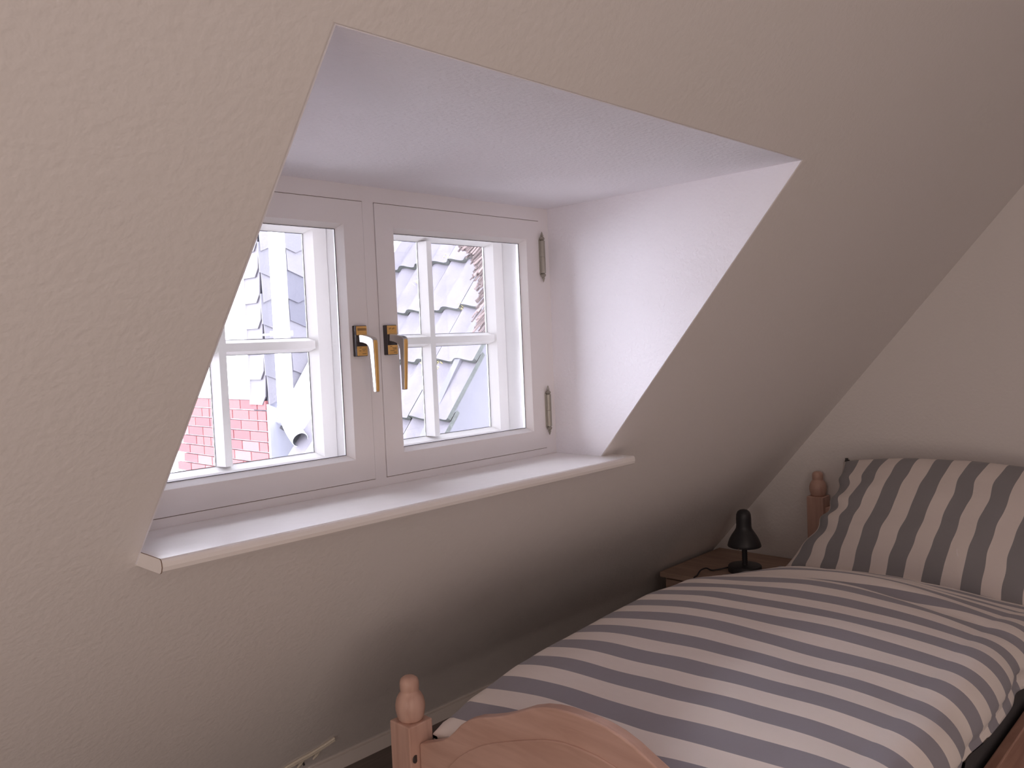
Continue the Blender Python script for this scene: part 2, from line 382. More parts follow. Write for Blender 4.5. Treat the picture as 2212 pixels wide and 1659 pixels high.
    tilt = math.radians(0.5 if ci == 0 else -2.8)
    def place(y, z, x):
        k = max(0, .02-z); return (hx+x+math.sin(tilt)*k, y, Z(z))
    vs = []
    for (fy, fz), (by, bz), h in zip(prof_f, prof_b, hwid):
        vs += [place(fy, fz, -h), place(fy, fz, h), place(by, bz, h), place(by, bz, -h)]
    fs = [(0, 1, 2, 3)]
    for k in range(len(prof_f)-1):
        for q in range(4): fs.append((4*k+q, 4*k+(q+1) % 4, 4*k+4+(q+1) % 4, 4*k+4+q))
    n4 = 4*(len(prof_f)-1); fs.append((n4, n4+3, n4+2, n4+1))
    b = MB(); b.add(vs, fs); hd = obj('handle', b, M_STEEL, cas, bevel=.0016, seg=3); autosmooth(hd, 50); hd['label'] = 'satin metal lever pointing down'
    vs = []; prof_i = [(1.4862, .0165), (1.4852, .010), (1.4855, -.030), (1.4860, -.070), (1.4866, -.0970)]; hi = [.0040, .0047, .0042, .0037, .0034]
    for (fy, fz), h in zip(prof_i, hi): vs += [place(fy, fz, -h), place(fy, fz, h), place(fy+.003, fz, h), place(fy+.003, fz, -h)]
    fs = [(0, 1, 2, 3)]
    for k in range(4):
        for q in range(4): fs.append((4*k+q, 4*k+(q+1) % 4, 4*k+4+(q+1) % 4, 4*k+4+q))
    fs.append((16, 19, 18, 17))
    b = MB(); b.add(vs, fs); gi = obj('brass_grip', b, M_BRASS, cas, bevel=.0009); autosmooth(gi, 60); gi['label'] = 'gold coloured front strip of the lever'
    # hinges on the outer side
    hxx = 1.7635 if ci == 1 else 0.5885
    for hz in (0.231, -0.196):
        b = MB()
        prof = [(.0002, -.070), (.0020, -.066), (.0032, -.061), (.0046, -.0585), (.0030, -.0565), (.0062, -.053), (.0076, -.050), (.0062, -.047), (.0040, -.0455),
                (.0074, -.0445), (.0076, -.001), (.0068, -.0004), (.0068, .0004), (.0076, .001), (.0074, .0445), (.0040, .0455), (.0062, .047), (.0076, .050),
                (.0062, .053), (.0030, .0565), (.0046, .0585), (.0032, .061), (.0020, .066), (.0002, .070)]
        b.lathe(prof, (hxx, 1.5435, Z(hz)), 18); hg = obj('hinge', b, M_HINGE, cas); autosmooth(hg, 45)
        b = MB(); b.box((hxx-.008, 1.546, Z(hz-.048)), (hxx-.001, 1.5515, Z(hz+.048))); obj('hinge_leaf', b, M_HINGE, cas, bevel=.001)

# ------------------------------------------------------------------ window sill
yS = sy_(ZS)
sill = empty('window_sill', (1.18, yS, Z(ZS-.024)))
tag(sill, 'cream laminate window sill board with a rounded front edge below the dormer window', 'window sill')
yn = 1.312
nose = [(yn+.006, ZS), (yn+.002, ZS-.002), (yn, ZS-.006), (yn-.0005, ZS-.013), (yn+.002, ZS-.020), (yn+.006, ZS-.0235), (yn+.010, ZS-.024)]
b = MB()
prof = [(yS+.02, ZS)]+nose+[(yS+.02, ZS-.024)]
b.prism([(0.5575, y, Z(z)) for y, z in prof], (1.842-0.5575, 0, 0))
obj('sill_board', b, M_SILL, sill)
b = MB(); b.prism([(XL+.001, yS+.02, Z(ZS)), (XL+.001, WY, Z(ZS)), (XR-.001, WY, Z(ZS)), (XR-.004, yS+.02, Z(ZS))], (0, 0, -.024)); obj('inner_board', b, M_SILL, sill)
b = MB(); b.prism([(0.5563, y, Z(z)) for y, z in prof], (.0008, 0, 0)); es = obj('edge_band', b, M_SILL, sill)
b = MB()
n0 = [(y-.0004, z) for y, z in nose]
b.tube([(0.5572, y-.0001, Z(z)) for y, z in [(yS, ZS+.0001)]+nose], .0007, 6); obj('edge_seam', b, M_SEAM, sill)

# ------------------------------------------------------------------ cord with clips on the slope
def onslope(x, z, off=0.004): return Vector((x, sy_(z), Z(z)))-nrm*off
cord = empty('cable', onslope(1.30, -1.20)); tag(cord, 'short cream cord pinned low on the sloping wall beside the bed foot', 'cord')
pts = [(1.155, -1.285), (1.18, -1.245), (1.205, -1.215), (1.235, -1.198), (1.27, -1.190), (1.31, -1.182), (1.345, -1.170), (1.375, -1.155)]
for dz, dx in ((0, 0), (-.010, .006)):
    b = MB(); b.tube([onslope(x+dx, z+dz, .005) for x, z in pts], .0042, 8); o = obj('strand', b, M_CORD, cord); autosmooth(o)
for x, z in ((1.285, -1.215), (1.335, -1.205)):
    p = onslope(x, z, .006); b = MB(); b.tube([p+Vector((-.012, 0, -.008)), p+Vector((0, 0, 0)), p+Vector((.012, .0, .006))], .004, 8, rs=[.002, .0055, .002]); o = obj('clip', b, M_CORD, cord); autosmooth(o)
b = MB(); b.tube([onslope(1.298, -1.219, -.002), onslope(1.298, -1.219, .012)], .003, 8); obj('nail', b, M_BOLT, cord)

# ------------------------------------------------------------------ bed
FXC, HXC = 1.158, 3.285
PY = (1.463, 0.467)
bed = empty('bed', (2.2, 0.965, 0)); tag(bed, 'pine single bed frame with turned post tops and a curved footboard', 'bed')
def post(x, y, ztop, hole):
    b = MB(); h = .034; zs = Z(ztop)-.099
    b.box((x-h, y-h, 0), (x+h, y+h, zs)); p = obj('post', b, M_PINEV, bed, bevel=.003)
    b = MB()
    b.lathe([(.024, -.001), (.0285, .004), (.031, .012), (.0335, .026), (.0335, .036), (.031, .048), (.026, .058), (.0215, .063), (.0205, .067), (.0215, .070), (.0215, .086), (.019, .093), (.013, .0975), (.006, .099)], (x, y, zs), 28)
    f = obj('finial', b, M_PINEV, p); autosmooth(f, 50)
    return p
for y in PY:
    p = post(FXC, y, -.739, True)
    b = MB(); b.tube([(FXC-.021, y-.0335, Z(-.912)), (FXC-.020, y-.0360, Z(-.912))], .0088, 18)
    bc = obj('bolt_cap', b, M_BOLT, p)
    post(HXC, y-.020, -.577, False)
# board outlines: y offset from the centre line, top height
half = [(0.0, -.6865), (.03, -.687), (.06, -.690), (.09, -.696), (.12, -.7065), (.15, -.7215), (.18, -.736), (.205, -.7465), (.235, -.757), (.27, -.768), (.30, -.782), (.325, -.800), (.345, -.820), (.365, -.838), (.385, -.851), (.41, -.862), (.44, -.874), (.463, -.882)]
yc = 0.965
def board(x, hf, zlow, th, name, dz=0):
    prof = [(yc+o, z+dz) for o, z in hf][::-1]+[(yc-o, z+dz) for o, z in hf[1:]]
    poly = [(x-th/2, y, Z(z)) for y, z in prof]+[(x-th/2, prof[-1][0], Z(zlow)), (x-th/2, prof[0][0], Z(zlow))]
    b = MB(); b.prism(poly, (th, 0, 0)); o = obj(name, b, M_PINE, bed, bevel=.004, seg=3); return o
fbd = board(FXC+.005, half, -1.09, .026, 'footboard')
# raised field of the footboard, its edge follows the top
hf2 = [(0, -.746), (.04, -.748), (.084, -.756), (.12, -.768), (.16, -.782), (.19, -.793), (.224, -.806), (.26, -.822), (.298, -.845), (.33, -.868), (.359, -.895), (.38, -.93), (.395, -.985)]
prof = [(yc+o, z) for o, z in hf2][::-1]+[(yc-o, z) for o, z in hf2[1:]]
poly = [(FXC-.0120, y, Z(z)) for y, z in prof]+[(FXC-.0120, prof[-1][0], Z(-1.06)), (FXC-.0120, prof[0][0], Z(-1.06))]
b = MB(); b.prism(poly, (.006, 0, 0)); obj('raised_panel', b, M_PINE, fbd, bevel=.003, seg=3)
hb = board(HXC, [(o, z) for o, z in half], -1.09, .024, 'headboard', dz=.155)
for y in (1.448, 0.492):
    b = MB(); b.box((FXC+.03, y-.012, Z(-1.075)), (HXC-.03, y+.012, Z(-.955))); obj('side_rail', b, M_PINEX, bed, bevel=.003)
for k in range(12):
    x = 1.27+k*.175
    b = MB(); b.box((x-.035, .505, Z(-1.052)), (x+.035, 1.435, Z(-1.036))); obj('slat', b, M_PINE, bed)
b = MB(); b.box((1.188, .517, Z(-1.034)), (3.245, 1.425, Z(-.885)))
mt = obj('mattress', b, M_SHEET, None, bevel=.03, seg=4, at=(2.2, .97, Z(-1.034))); tag(mt, 'mattress in a dark fitted sheet lying in the pine bed under the duvet', 'mattress')

# duvet ------------------------------------------------------------
def interp(t, x):
    if x <= t[0][0]: return t[0][1]
    for (a, ya), (b_, yb_) in zip(t, t[1:]):
        if x <= b_:
            s = (x-a)/(b_-a); s = s*s*(3-2*s)*.5+s*.5; return ya+(yb_-ya)*s
    return t[-1][1]
SHN = [(1.185, -.862), (1.22, -.840), (1.30, -.815), (1.45, -.795), (1.6, -.780), (1.8, -.768), (2.0, -.760), (2.2, -.764), (2.40, -.776), (2.55, -.800), (2.70, -.826), (2.82, -.850), (2.90, -.880)]
CROWN = [(1.185, -.850), (1.22, -.812), (1.30, -.775), (1.45, -.745), (1.7, -.722), (2.0, -.708), (2.25, -.710), (2.40, -.720), (2.52, -.744), (2.62, -.776), (2.72, -.802), (2.82, -.828), (2.90, -.872)]
SHO = [(1.185, -.862), (1.22, -.835), (1.30, -.808), (1.45, -.785), (1.6, -.765), (1.8, -.752), (2.0, -.745), (2.2, -.755), (2.40, -.782), (2.55, -.812), (2.70, -.84), (2.82, -.862), (2.90, -.876)]
def duvet_pt(u, v):
    """u along the bed (x), v across: 0 far/wall side hem .. 1 near side hem"""
    x = u; YF, YN = 1.432, 0.492
    zc = interp(CROWN, x); zs = interp(SHO, x); zb = -.882
    t = v*2-1                                  # -1 wall side, +1 near side
    # cross-section by angle-like parameter: flat top, rounded shoulders, vertical drop
    if t < 0:
        a = -t; yy = 1-(1-a)**1.0
        y = yc+(YF-yc)*min(1, a*1.10) if a < .86 else None
        if a < .86:
            k = a/.86; y = yc+(YF-.055-yc)*k; z = zc+(zs-zc)*k**2.4
        else:
            k = (a-.86)/.14; y = YF-.055+.055*math.sin(k*math.pi/2)**.9; z = zs+(zb-zs)*(1-math.cos(k*math.pi/2))**.95
            if k > .8: y -= (k-.8)*.10
    else:
        a = t
        zs2 = interp(SHN, x)
        if a < .62:
            k = a/.62; y = yc-(yc-YN-.10)*k; z = zc+(zs2-zc)*k**2.0
        else:
            k = (a-.62)/.38; y = YN+.10-.10*math.sin(k*math.pi/2); z = zs2+(-.868+.022*max(0, min(1, (x-1.9)/.3))-zs2)*(1-math.cos(k*math.pi/2))**1.1
            if k > .9: y += (k-.9)*.10
    # folds
    nz = noise.noise(Vector((x*3.1, y*3.7, 0)))*.010+noise.noise(Vector((x*8, y*6, 3)))*.004
    z += nz*(1 if z > zb+.03 else .2)
    if t > .45:                                # drape folds on the near side
        q = (t-.45)/.55; y += .006*q*math.sin(x*21+noise.noise(Vector((x*4, 0, 9)))*4); z += .005*q*(1-q)*2*math.sin(x*27+1)
    # crosswise tuck near the head end, stronger towards the near side
    cx = 2.40-.10*(t+1)/2
    z -= .016*math.exp(-((x-cx)/.045)**2)*max(0, min(1, (1.1-abs(t))*1.3))
    if z < -.875: z = -.875+(z+.875)*.2
    return Vector((x, y, Z(z)))
NU, NV = 150, 84
b = MB(); vs = []; uvs = []
PH = 1.172
for i in range(NU+1):
    u = 1.190+(2.90-1.190)*i/NU
    for j in range(NV+1): vs.append(duvet_pt(u, j/NV))
# cloth length along each lengthwise line gives the stripe coordinate
uvu = [0.0]*len(vs)
for j in range(NV+1):
    acc = 0
    for i in range(NU+1):
        if i: 
            d = vs[i*(NV+1)+j]-vs[(i-1)*(NV+1)+j]; acc += math.sqrt(d.x*d.x+(d.z*d.z)*.6)
        uvu[i*(NV+1)+j] = acc
nt_ = len(vs)
bot = []
for p in vs: bot.append(Vector((p.x, p.y, min(p.z-.012, max(Z(-.883), p.z-.05)))))
fs = []
def idx(i, j): return i*(NV+1)+j
for i in range(NU):
    for j in range(NV):
        fs.append((idx(i, j), idx(i, j+1), idx(i+1, j+1), idx(i+1, j)))
        fs.append((nt_+idx(i, j), nt_+idx(i+1, j), nt_+idx(i+1, j+1), nt_+idx(i, j+1)))
for i in range(NU):
    fs.append((idx(i, 0), idx(i+1, 0), nt_+idx(i+1, 0), nt_+idx(i, 0))); fs.append((idx(i, NV), nt_+idx(i, NV), nt_+idx(i+1, NV), idx(i+1, NV)))
for j in range(NV):
    fs.append((idx(0, j), nt_+idx(0, j), nt_+idx(0, j+1), idx(0, j+1))); fs.append((idx(NU, j), idx(NU, j+1), nt_+idx(NU, j+1), nt_+idx(NU, j)))
b.add(vs+bot, fs)
duvet = obj('duvet', b, M_DUVET, None, smooth=True, at=(2.0, .965, Z(-.88)))
uvl = duvet.data.uv_layers.new(name='UVMap')
for lp in duvet.data.loops:
    k = lp.vertex_index % nt_; sk = max(0, min(1, (.95-vs[k].y)/.36)); uvl.data[lp.index].uv = (uvu[k]-.072*sk**1.3, (k % (NV+1))/NV)
tag(duvet, 'puffy duvet with wide grey-blue and cream crosswise stripes spread over the bed', 'duvet')

# pillow -----------------------------------------------------------
BLc, BRc = Vector((2.86, 1.390, -.868)), Vector((2.80, .545, -.872))
TLc, TRc = Vector((3.19, 1.296, -.515)), Vector((3.20, .535, -.510))
pn = (BRc-BLc).cross(TLc-BLc).normalized()
if pn.x > 0: pn = -pn
NP = 60; front = []; back = []; uv = []
for i in range(NP+1):
    a = i/NP                                  # across, from wall side to near side
    for j in range(NP+1):
        c_ = j/NP                             # up
        p = (BLc*(1-a)+BRc*a)*(1-c_)+(TLc*(1-a)+TRc*a)*c_
        ea = min(a, 1-a); ec = min(c_, 1-c_)
        th = .085*(max(0, 4*a*(1-a))**.36)*(max(0, 4*c_*(1-c_))**.36)
        pin = (.050 if a < .5 else .020)*math.sin(math.pi*c_)*(1-2*a)*(1-min(1, ea*3.2))      # edges drawn in slightly
        arch = .018*math.sin(math.pi*a)*c_
        q = p+Vector((0, -pin, arch))
        wr = noise.noise(Vector((a*5, c_*5, 1)))*.010
        if a < .35: wr += .013*(1-a/.35)*math.sin(c_*34+a*14)*(.6+noise.noise(Vector((c_*6, 2, 1))))*math.sin(math.pi*c_)
        sh = .012*noise.noise(Vector((a*3, c_*7, 5)))*(1 if .02 < ec else 0)+.017*(1-min(1, a/.3))*math.sin(c_*30+2+2*noise.noise(Vector((c_*4, 0, 0))))*math.sin(math.pi*c_)
        front.append(q+pn*(th+wr*min(1, th*14))+Vector((0, sh*min(1, th*14), 0))); back.append(q-pn*(th*.35))
        u_ = a*.80; uv.append(((1-c_)*u_+c_*(.054+(u_-.04)*.928), c_*.5))
def pi_(i, j): return i*(NP+1)+j
n_ = len(front); fs = []
for i in range(NP):
    for j in range(NP):
        fs.append((pi_(i, j), pi_(i+1, j), pi_(i+1, j+1), pi_(i, j+1))); fs.append((n_+pi_(i, j), n_+pi_(i, j+1), n_+pi_(i+1, j+1), n_+pi_(i+1, j)))
for k in range(NP):
    for (a_, b_) in (((k, 0), (k+1, 0)), ((k+1, NP), (k, NP)), ((0, k+1), (0, k)), ((NP, k), (NP, k+1))):
        fs.append((pi_(*a_), n_+pi_(*a_), n_+pi_(*b_), pi_(*b_)))
b = MB(); b.add([p+Vector((0, 0, CZ)) for p in front+back], fs)
pil = obj('pillow', b, M_PILLOW, None, smooth=True, at=(2.95, .95, Z(-.87)))
uvl = pil.data.uv_layers.new(name='UVMap')
for lp in pil.data.loops: uvl.data[lp.index].uv = uv[lp.vertex_index % n_]
tag(pil, 'large pillow with wide grey and cream stripes leaning on the headboard', 'pillow')

# peg on the gable wall
b = MB(); b.tube([(XG, 1.335, Z(-.533)), (XG-.02, 1.335, Z(-.533))], .008, 10, rs=[.005, .008]); b.tube([(XG-.019, 1.335, Z(-.520)), (XG-.021, 1.335, Z(-.548))], .006, 8)
peg = obj('wall_hook', b, M_BOLT, None, at=(XG, 1.335, Z(-.533))); tag(peg, 'tiny dark hook on the far wall beside the pillow corner', 'hook')

# ------------------------------------------------------------------ nightstand
NZ = -.965
ns = empty('nightstand', (3.09, 1.72, 0)); tag(ns, 'low brown wooden nightstand in the corner between bed and sloping wall', 'nightstand')
b = MB(); b.box((2.845, 1.515, Z(NZ-.022)), (3.325, 1.925, Z(NZ))); obj('top', b, M_STAND, ns, bevel=.004)
b = MB()
b.box((2.875, 1.53, .05), (2.893, 1.915, Z(NZ-.022))); b.box((2.893, 1.53, .05), (3.32, 1.546, Z(NZ-.022))); b.box((2.893, 1.899, .05), (3.32, 1.915, Z(NZ-.022)))
b.box((3.304, 1.546, .05), (3.32, 1.899, Z(NZ-.022))); b.box((2.893, 1.546, .05), (3.304, 1.899, .066)); obj('body', b, M_STAND, ns)
b = MB(); b.box((2.861, 1.54, Z(NZ-.15)), (2.8745, 1.905, Z(NZ-.03))); dr = obj('drawer', b, M_STAND, ns, bevel=.002)
b = MB(); b.tube([(2.861, 1.72, Z(NZ-.09)), (2.845, 1.72, Z(NZ-.09)), (2.838, 1.72, Z(NZ-.09))], .012, 14, rs=[.006, .007, .012]); obj('knob', b, M_STAND, dr)
for x in (2.885, 3.30):
    for y in (1.54, 1.905):
        b = MB(); b.box((x-.014, y-.012 if y > 1.7 else y-.01, 0), (x+.014, y+.01, .05)); obj('leg', b, M_STAND, ns)

# ------------------------------------------------------------------ desk lamp
lx, ly, lz = 3.045, 1.648, Z(NZ)
lamp = empty('desk_lamp', (lx, ly, lz)); tag(lamp, 'small black desk lamp with a bell shade on the corner nightstand', 'lamp')
b = MB(); b.lathe([(.0660, 0), (.0665, .003), (.0660, .022), (.0630, .026), (.060, .027), (.020, .0285)], (lx, ly, lz), 32); o = obj('base', b, M_BLACK, lamp); autosmooth(o, 40)
b = MB()
st = [(.012, .028)]
for k in range(14): st += [(.0115, .030+k*.0075), (.0100, .0335+k*.0075)]
b.lathe(st+[(.0115, .135)], (lx, ly, lz), 16); o = obj('stem', b, M_BLACK, lamp); autosmooth(o, 60)
b = MB()
sh = [(.0655, .103), (.0665, .105), (.0640, .116), (.0580, .132), (.0480, .150), (.0370, .166), (.0315, .176), (.0300, .186), (.0298, .215), (.0285, .232), (.0240, .243), (.016, .2495), (.006, .252)]
b.lathe(sh, (lx, ly, lz), 32)
b.f = [f for f in b.f if len(f) == 4]+[b.f[-1]]; b.mi = [0]*len(b.f)
b.lathe([(.0640, .1035), (.0560, .132), (.0455, .150), (.034, .168), (.028, .186)], (lx, ly, lz), 32)
b.f = [f for f in b.f if not (len(f) == 32 and b.v[f[0]].z < lz+.110)]; b.mi = [0]*len(b.f)
o = obj('lamp_shade', b, M_BLACK, lamp); autosmooth(o, 40)
b = MB(); b.tube([(lx-.0635, ly-.010, lz+.105), (lx-.067, ly-.011, lz+.104)], .003, 8); obj('switch', b, mat('chrome_speck', (.7, .7, .7), .2, 1), lamp)
def bez(P, n=8):
    out = []
    for i in range(len(P)-1):
        p0 = Vector(P[max(i-1, 0)]); p1 = Vector(P[i]); p2 = Vector(P[i+1]); p3 = Vector(P[min(i+2, len(P)-1)])
        for k in range(n):
            t = k/n; out.append(.5*((2*p1)+(-p0+p2)*t+(2*p0-5*p1+4*p2-p3)*t*t+(-p0+3*p1-3*p2+p3)*t**3))
    return out+[Vector(P[-1])]
b = MB(); b.tube(bez([(lx-.02, ly+.064, lz+.010), (lx-.05, ly+.085, lz+.006), (lx-.075, ly+.108, lz+.004), (lx-.10, ly+.118, lz+.016), (lx-.13, ly+.125, lz+.014), (lx-.17, ly+.118, lz+.004), (lx-.205, ly+.112, lz+.001), (lx-.215, ly+.110, lz-.03), (lx-.217, ly+.108, lz-.16)]), .003, 8)
o = obj('power_cord', b, M_BLACK, lamp); autosmooth(o)

# ------------------------------------------------------------------ outside: neighbouring house
S9 = 5.0/5.5
house = empty('neighbour_house', (2.892, 5.0, -3.0)); tag(house, 'neighbouring brick house with slate hung corner and grey tiled roof seen through the window', 'building')
HX, HY = 3.183*S9, 5.0
zwb = -.343*S9                                # underside of the white render
# solid cores (mortar shows between the bricks)
b = MB(); b.box((HX+.012, HY+.012, -3.0), (HX+3, HY+1.42, Z(zwb))); bw = obj('brick_wall', b, M_MORTAR, house)
# bricks individually on the face x = HX (visible band) ; a lower band joined
pitch = .0835*S9*.93; L = .25*S9; t = .011
brick_me = []
for m in M_BRICK:
    q = MB(); q.box((-.014, 0, 0), (.010, L-t, pitch-t)); brick_me.append(q.mesh('brick', m))
q = MB(); q.box((-.014, 0, 0), (.010, (L-t)/2-t/2, pitch-t)); half_me = q.mesh('brick_half', M_BRICK[0])
rowsn = 14
for r in range(rowsn):
    z = Z(zwb)-(r+1)*pitch
    y = HY+.012+(0 if r % 2 else -L/2)
    k = 0
    while y < HY+1.40:
        me = brick_me[random.choice((0, 0, 1, 2))]
        yy = y; 
        if y < HY: me = half_me; yy = HY+.012
        if y+L > HY+1.43: break
        if r % 3 == 1 and random.random() < .25 and me is not half_me:
            for d in (0, (L)/2): 
                o = link('brick', half_me, bw, (HX+random.uniform(-.001, .001), yy+d, z))
        else:
            o = link('brick', me, bw, (HX+random.uniform(-.0015, .0015), yy, z))
        y += L
b = MB()
for r in range(rowsn, 40):
    z = Z(zwb)-(r+1)*pitch; y = HY+.012+(0 if r % 2 else L/2)
    while y+L < HY+1.43: b.box((HX-.014, y, z), (HX+.010, y+L-t, z+pitch-t)); y += L
o = obj('lower_brickwork', b, M_BRICK[0], bw); o['kind'] = 'stuff'
# bricks of the near face under the slates
b = MB()
# white render above
b = MB(); b.box((HX-.02, HY+.20, Z(zwb)), (HX+3, HY+1.42, Z(2.6))); obj('white_upper_wall', b, M_RENDER, house)
b = MB(); b.box((HX+.008, HY+.008, Z(zwb-.1)), (HX+3, HY+.20, Z(2.6))); obj('corner_core', b, M_SLATE[2], house)
# slate cladding
cl = empty('slate_cladding', wloc(house)*0+Vector((0, 0, 0))); cl.parent = house
cl.location = Vector((HX, HY, Z(-.4)))-wloc(house)
RP = .186*S9
# strip on the x = HX face, wraps the corner
q = MB(); wS = .205
q.prism([(-.022, .040, -.0), (-.022, wS, 0), (-.022, wS, RP+.05), (-.022, 0, RP+.05), (-.022, 0, .058)], (.008, 0, 0)); edge_me = q.mesh('slate', M_SLATEP)
zrow = [(.172-RP/S9*k)*S9 for k in range(-12, 4)]
for zz in zrow:
    o = link('slate', edge_me, cl, (HX+random.uniform(-.002, .002), HY, Z(zz))); o.rotation_euler = (0, math.radians(3.5), 0)
# face y = HY, pentagonal slates in half-bond
SW = .262
sl_me = []
for m in M_SLATE:
    q = MB(); q.prism([(-SW/2+.002, -.012, .052), (0, -.016, 0), (SW/2-.002, -.012, .052), (SW/2-.002, -.002, RP+.06), (-SW/2+.002, -.002, RP+.06)], (0, -.007, 0)); sl_me.append(q.mesh('slate', m))
q = MB(); q.prism([(-SW*.29, -.012, .030), (0, -.016, 0), (SW/2-.002, -.012, .052), (SW/2-.002, -.002, RP+.06), (-SW*.29, -.002, RP+.06)], (0, -.007, 0)); sl_h = q.mesh('slate', M_SLATE[0])
q = MB(); q.prism([(.002, -.016, .0), (SW/2-.002, -.012, .052), (SW/2-.002, -.002, RP+.06), (0.002, -.002, RP+.06)], (0, -.007, 0)); sl_q = q.mesh('slate', M_SLATE[1])
k = 0
for zz in zrow:
    k += 1
    if zz < -.42: continue
    x = HX+(.060 if k % 2 else -.004)+.0
    first = True
    while x < HX+1.9:
        me = sl_h if (first and k % 2) else (sl_q if first else random.choice(sl_me))
        link('slate', me, cl, (x, HY, Z(zz))); x += SW if not (first and not k % 2) else SW; first = False
# near-face core
b = MB(); b.box((HX+.01, HY+.002, -3.0), (HX+3, HY+.012, Z(2.6))); obj('near_wall', b, M_ZINC, house)
# zinc sheet at the foot of the corner
b = MB(); b.prism([(HX-.014, HY-.030, Z(-.345)), (HX+.118, HY-.030, Z(-.412)), (HX+.50, HY-.030, Z(-.20)), (HX+.50, HY-.030, Z(-1.3)), (HX-.014, HY-.030, Z(-1.3))], (0, .026, 0))
o = obj('corner_flashing', b, M_ZINC, house); autosmooth(o)

# tiled roof ---------------------------------------------------------
TH = math.radians(55); P0 = Vector((3.392, 3.856, Z(.183)))
ud = Vector((math.cos(TH), 0, math.sin(TH))); nd = Vector((-math.sin(TH), 0, math.cos(TH))); ad = Vector((0, -1, 0))
roof = empty('tiled_roof', P0); roof.parent = house; roof.location = P0-wloc(house)
def RPt(y, s, h): return Vector((P0.x, y, P0.z))+ud*s+nd*h
b = MB()
def rslab(b, y0, y1, s0, s1, h0, h1):
    P = [RPt(y0, s0, h0), RPt(y1, s0, h0), RPt(y1, s1, h0), RPt(y0, s1, h0)]; b.prism(P, nd*(h1-h0))
rslab(b, 3.40, 4.545, -1.6, 2.6, -.12, -.035); rslab(b, 4.545, 4.97, -.82, 2.6, -.12, -.035); obj('roof_deck', b, M_DECK, roof)
# tile mesh: local axes a (toward -y), s up the slope, h normal
TP, RPi = .3215, .3700
prof = [(0, .028), (.05, .027), (.12, .019), (.20, .008), (.28, .001), (.35, .002), (.42, .014), (.49, .025), (.56, .029), (.64, .025), (.73, .013), (.82, .003), (.89, .003), (.95, .013), (1.0, .023)]
q = MB(); n = len(prof); vs = []
tk = .027
for s, lift in ((-.012, .034), (RPi+.05, -.002)):
    for a, h in prof: vs.append(ad*(a*(TP-.011))+ud*s+nd*(h*1.2+lift))
for s, lift in ((-.012, .034), (RPi+.05, -.002)):
    for a, h in prof: vs.append(ad*(a*(TP-.011))+ud*s+nd*(h*1.2+lift-tk))
fs = []
for i in range(n-1):
    fs += [(i, i+1, n+i+1, n+i), (2*n+i, 3*n+i, 3*n+i+1, 2*n+i+1), (i, 2*n+i, 2*n+i+1, i+1), (n+i, n+i+1, 3*n+i+1, 3*n+i)]
fs += [(0, n, 3*n, 2*n), (n-1, 2*n+n-1, 3*n+n-1, n+n-1)]
q.add(vs, fs); q.mi = [1 if ((k < 4*(n-1) and k % 4 == 2) or k >= 4*(n-1)) else 0 for k in range(len(fs))]; tile_me = q.mesh('roof_tile', [M_TILE, M_TILEEDGE], smooth=False)  # front edges are mossy; side ends painted dark for the shade in the joints
bm = bmesh.new(); bm.from_mesh(tile_me)
for e_ in bm.edges:
    if len(e_.link_faces) == 2 and e_.calc_face_angle(0) > math.radians(45): e_.smooth = False
for f_ in bm.faces: f_.smooth = True
bm.to_mesh(tile_me); bm.free()
YJ = 4.535                                     # first joint; tiles run toward -y
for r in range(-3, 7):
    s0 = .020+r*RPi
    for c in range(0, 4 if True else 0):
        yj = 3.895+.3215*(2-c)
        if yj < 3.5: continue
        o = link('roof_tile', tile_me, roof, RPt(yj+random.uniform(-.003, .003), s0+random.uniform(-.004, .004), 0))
# lichen specks, each a small patch lying on the tiles
b = MB()
for px_, s_ in ((4.235, .035), (3.60, .015), (3.96, .42), (4.15, .26), (3.80, -.10), (3.83, -.13), (3.70, -.36), (3.95, -.40), (3.56, -.37), (4.25, -.02)):
    for k in range(11):
        c0 = RPt(px_+random.gauss(0, .016), s_+random.gauss(0, .018), .048); r = random.uniform(.001, .0034)
        b.prism([c0+ad*r*math.cos(a)+ud*r*math.sin(a) for a in (0, 1.2, 2.4, 3.6, 5)], -nd*.03)
o = obj('lichen', b, M_MOSS, roof); o['kind'] = 'stuff'
# verge strip, metal strips beside the slate wall
b = MB(); rslab(b, 3.375, 3.42, -1.6, 2.6, -.14, .058); obj('verge_board', b, M_GREYR, roof)
b = MB(); rslab(b, 4.545, 4.76, -.84, 2.6, -.034, .030); obj('gutter_strip', b, M_PIPE, roof)
b = MB(); rslab(b, 4.78, 4.968, -.80, 2.6, -.034, .012); obj('flashing_strip', b, M_ZINC, roof)
# gable wall under the near verge
def xr(z): return P0.x+(z-.183)/math.tan(TH)
g0 = -2.2
b = MB(); b.prism([(xr(-1.05)+.12, 3.40, Z(-1.05)), (xr(2.2)+.12, 3.40, Z(2.2)), (6.6, 3.40, Z(2.2)), (6.6, 3.40, -3.0), (xr(-1.05)+.12, 3.40, -3.0)], (0, .12, 0)); obj('gable_wall', b, M_GREYR, house)

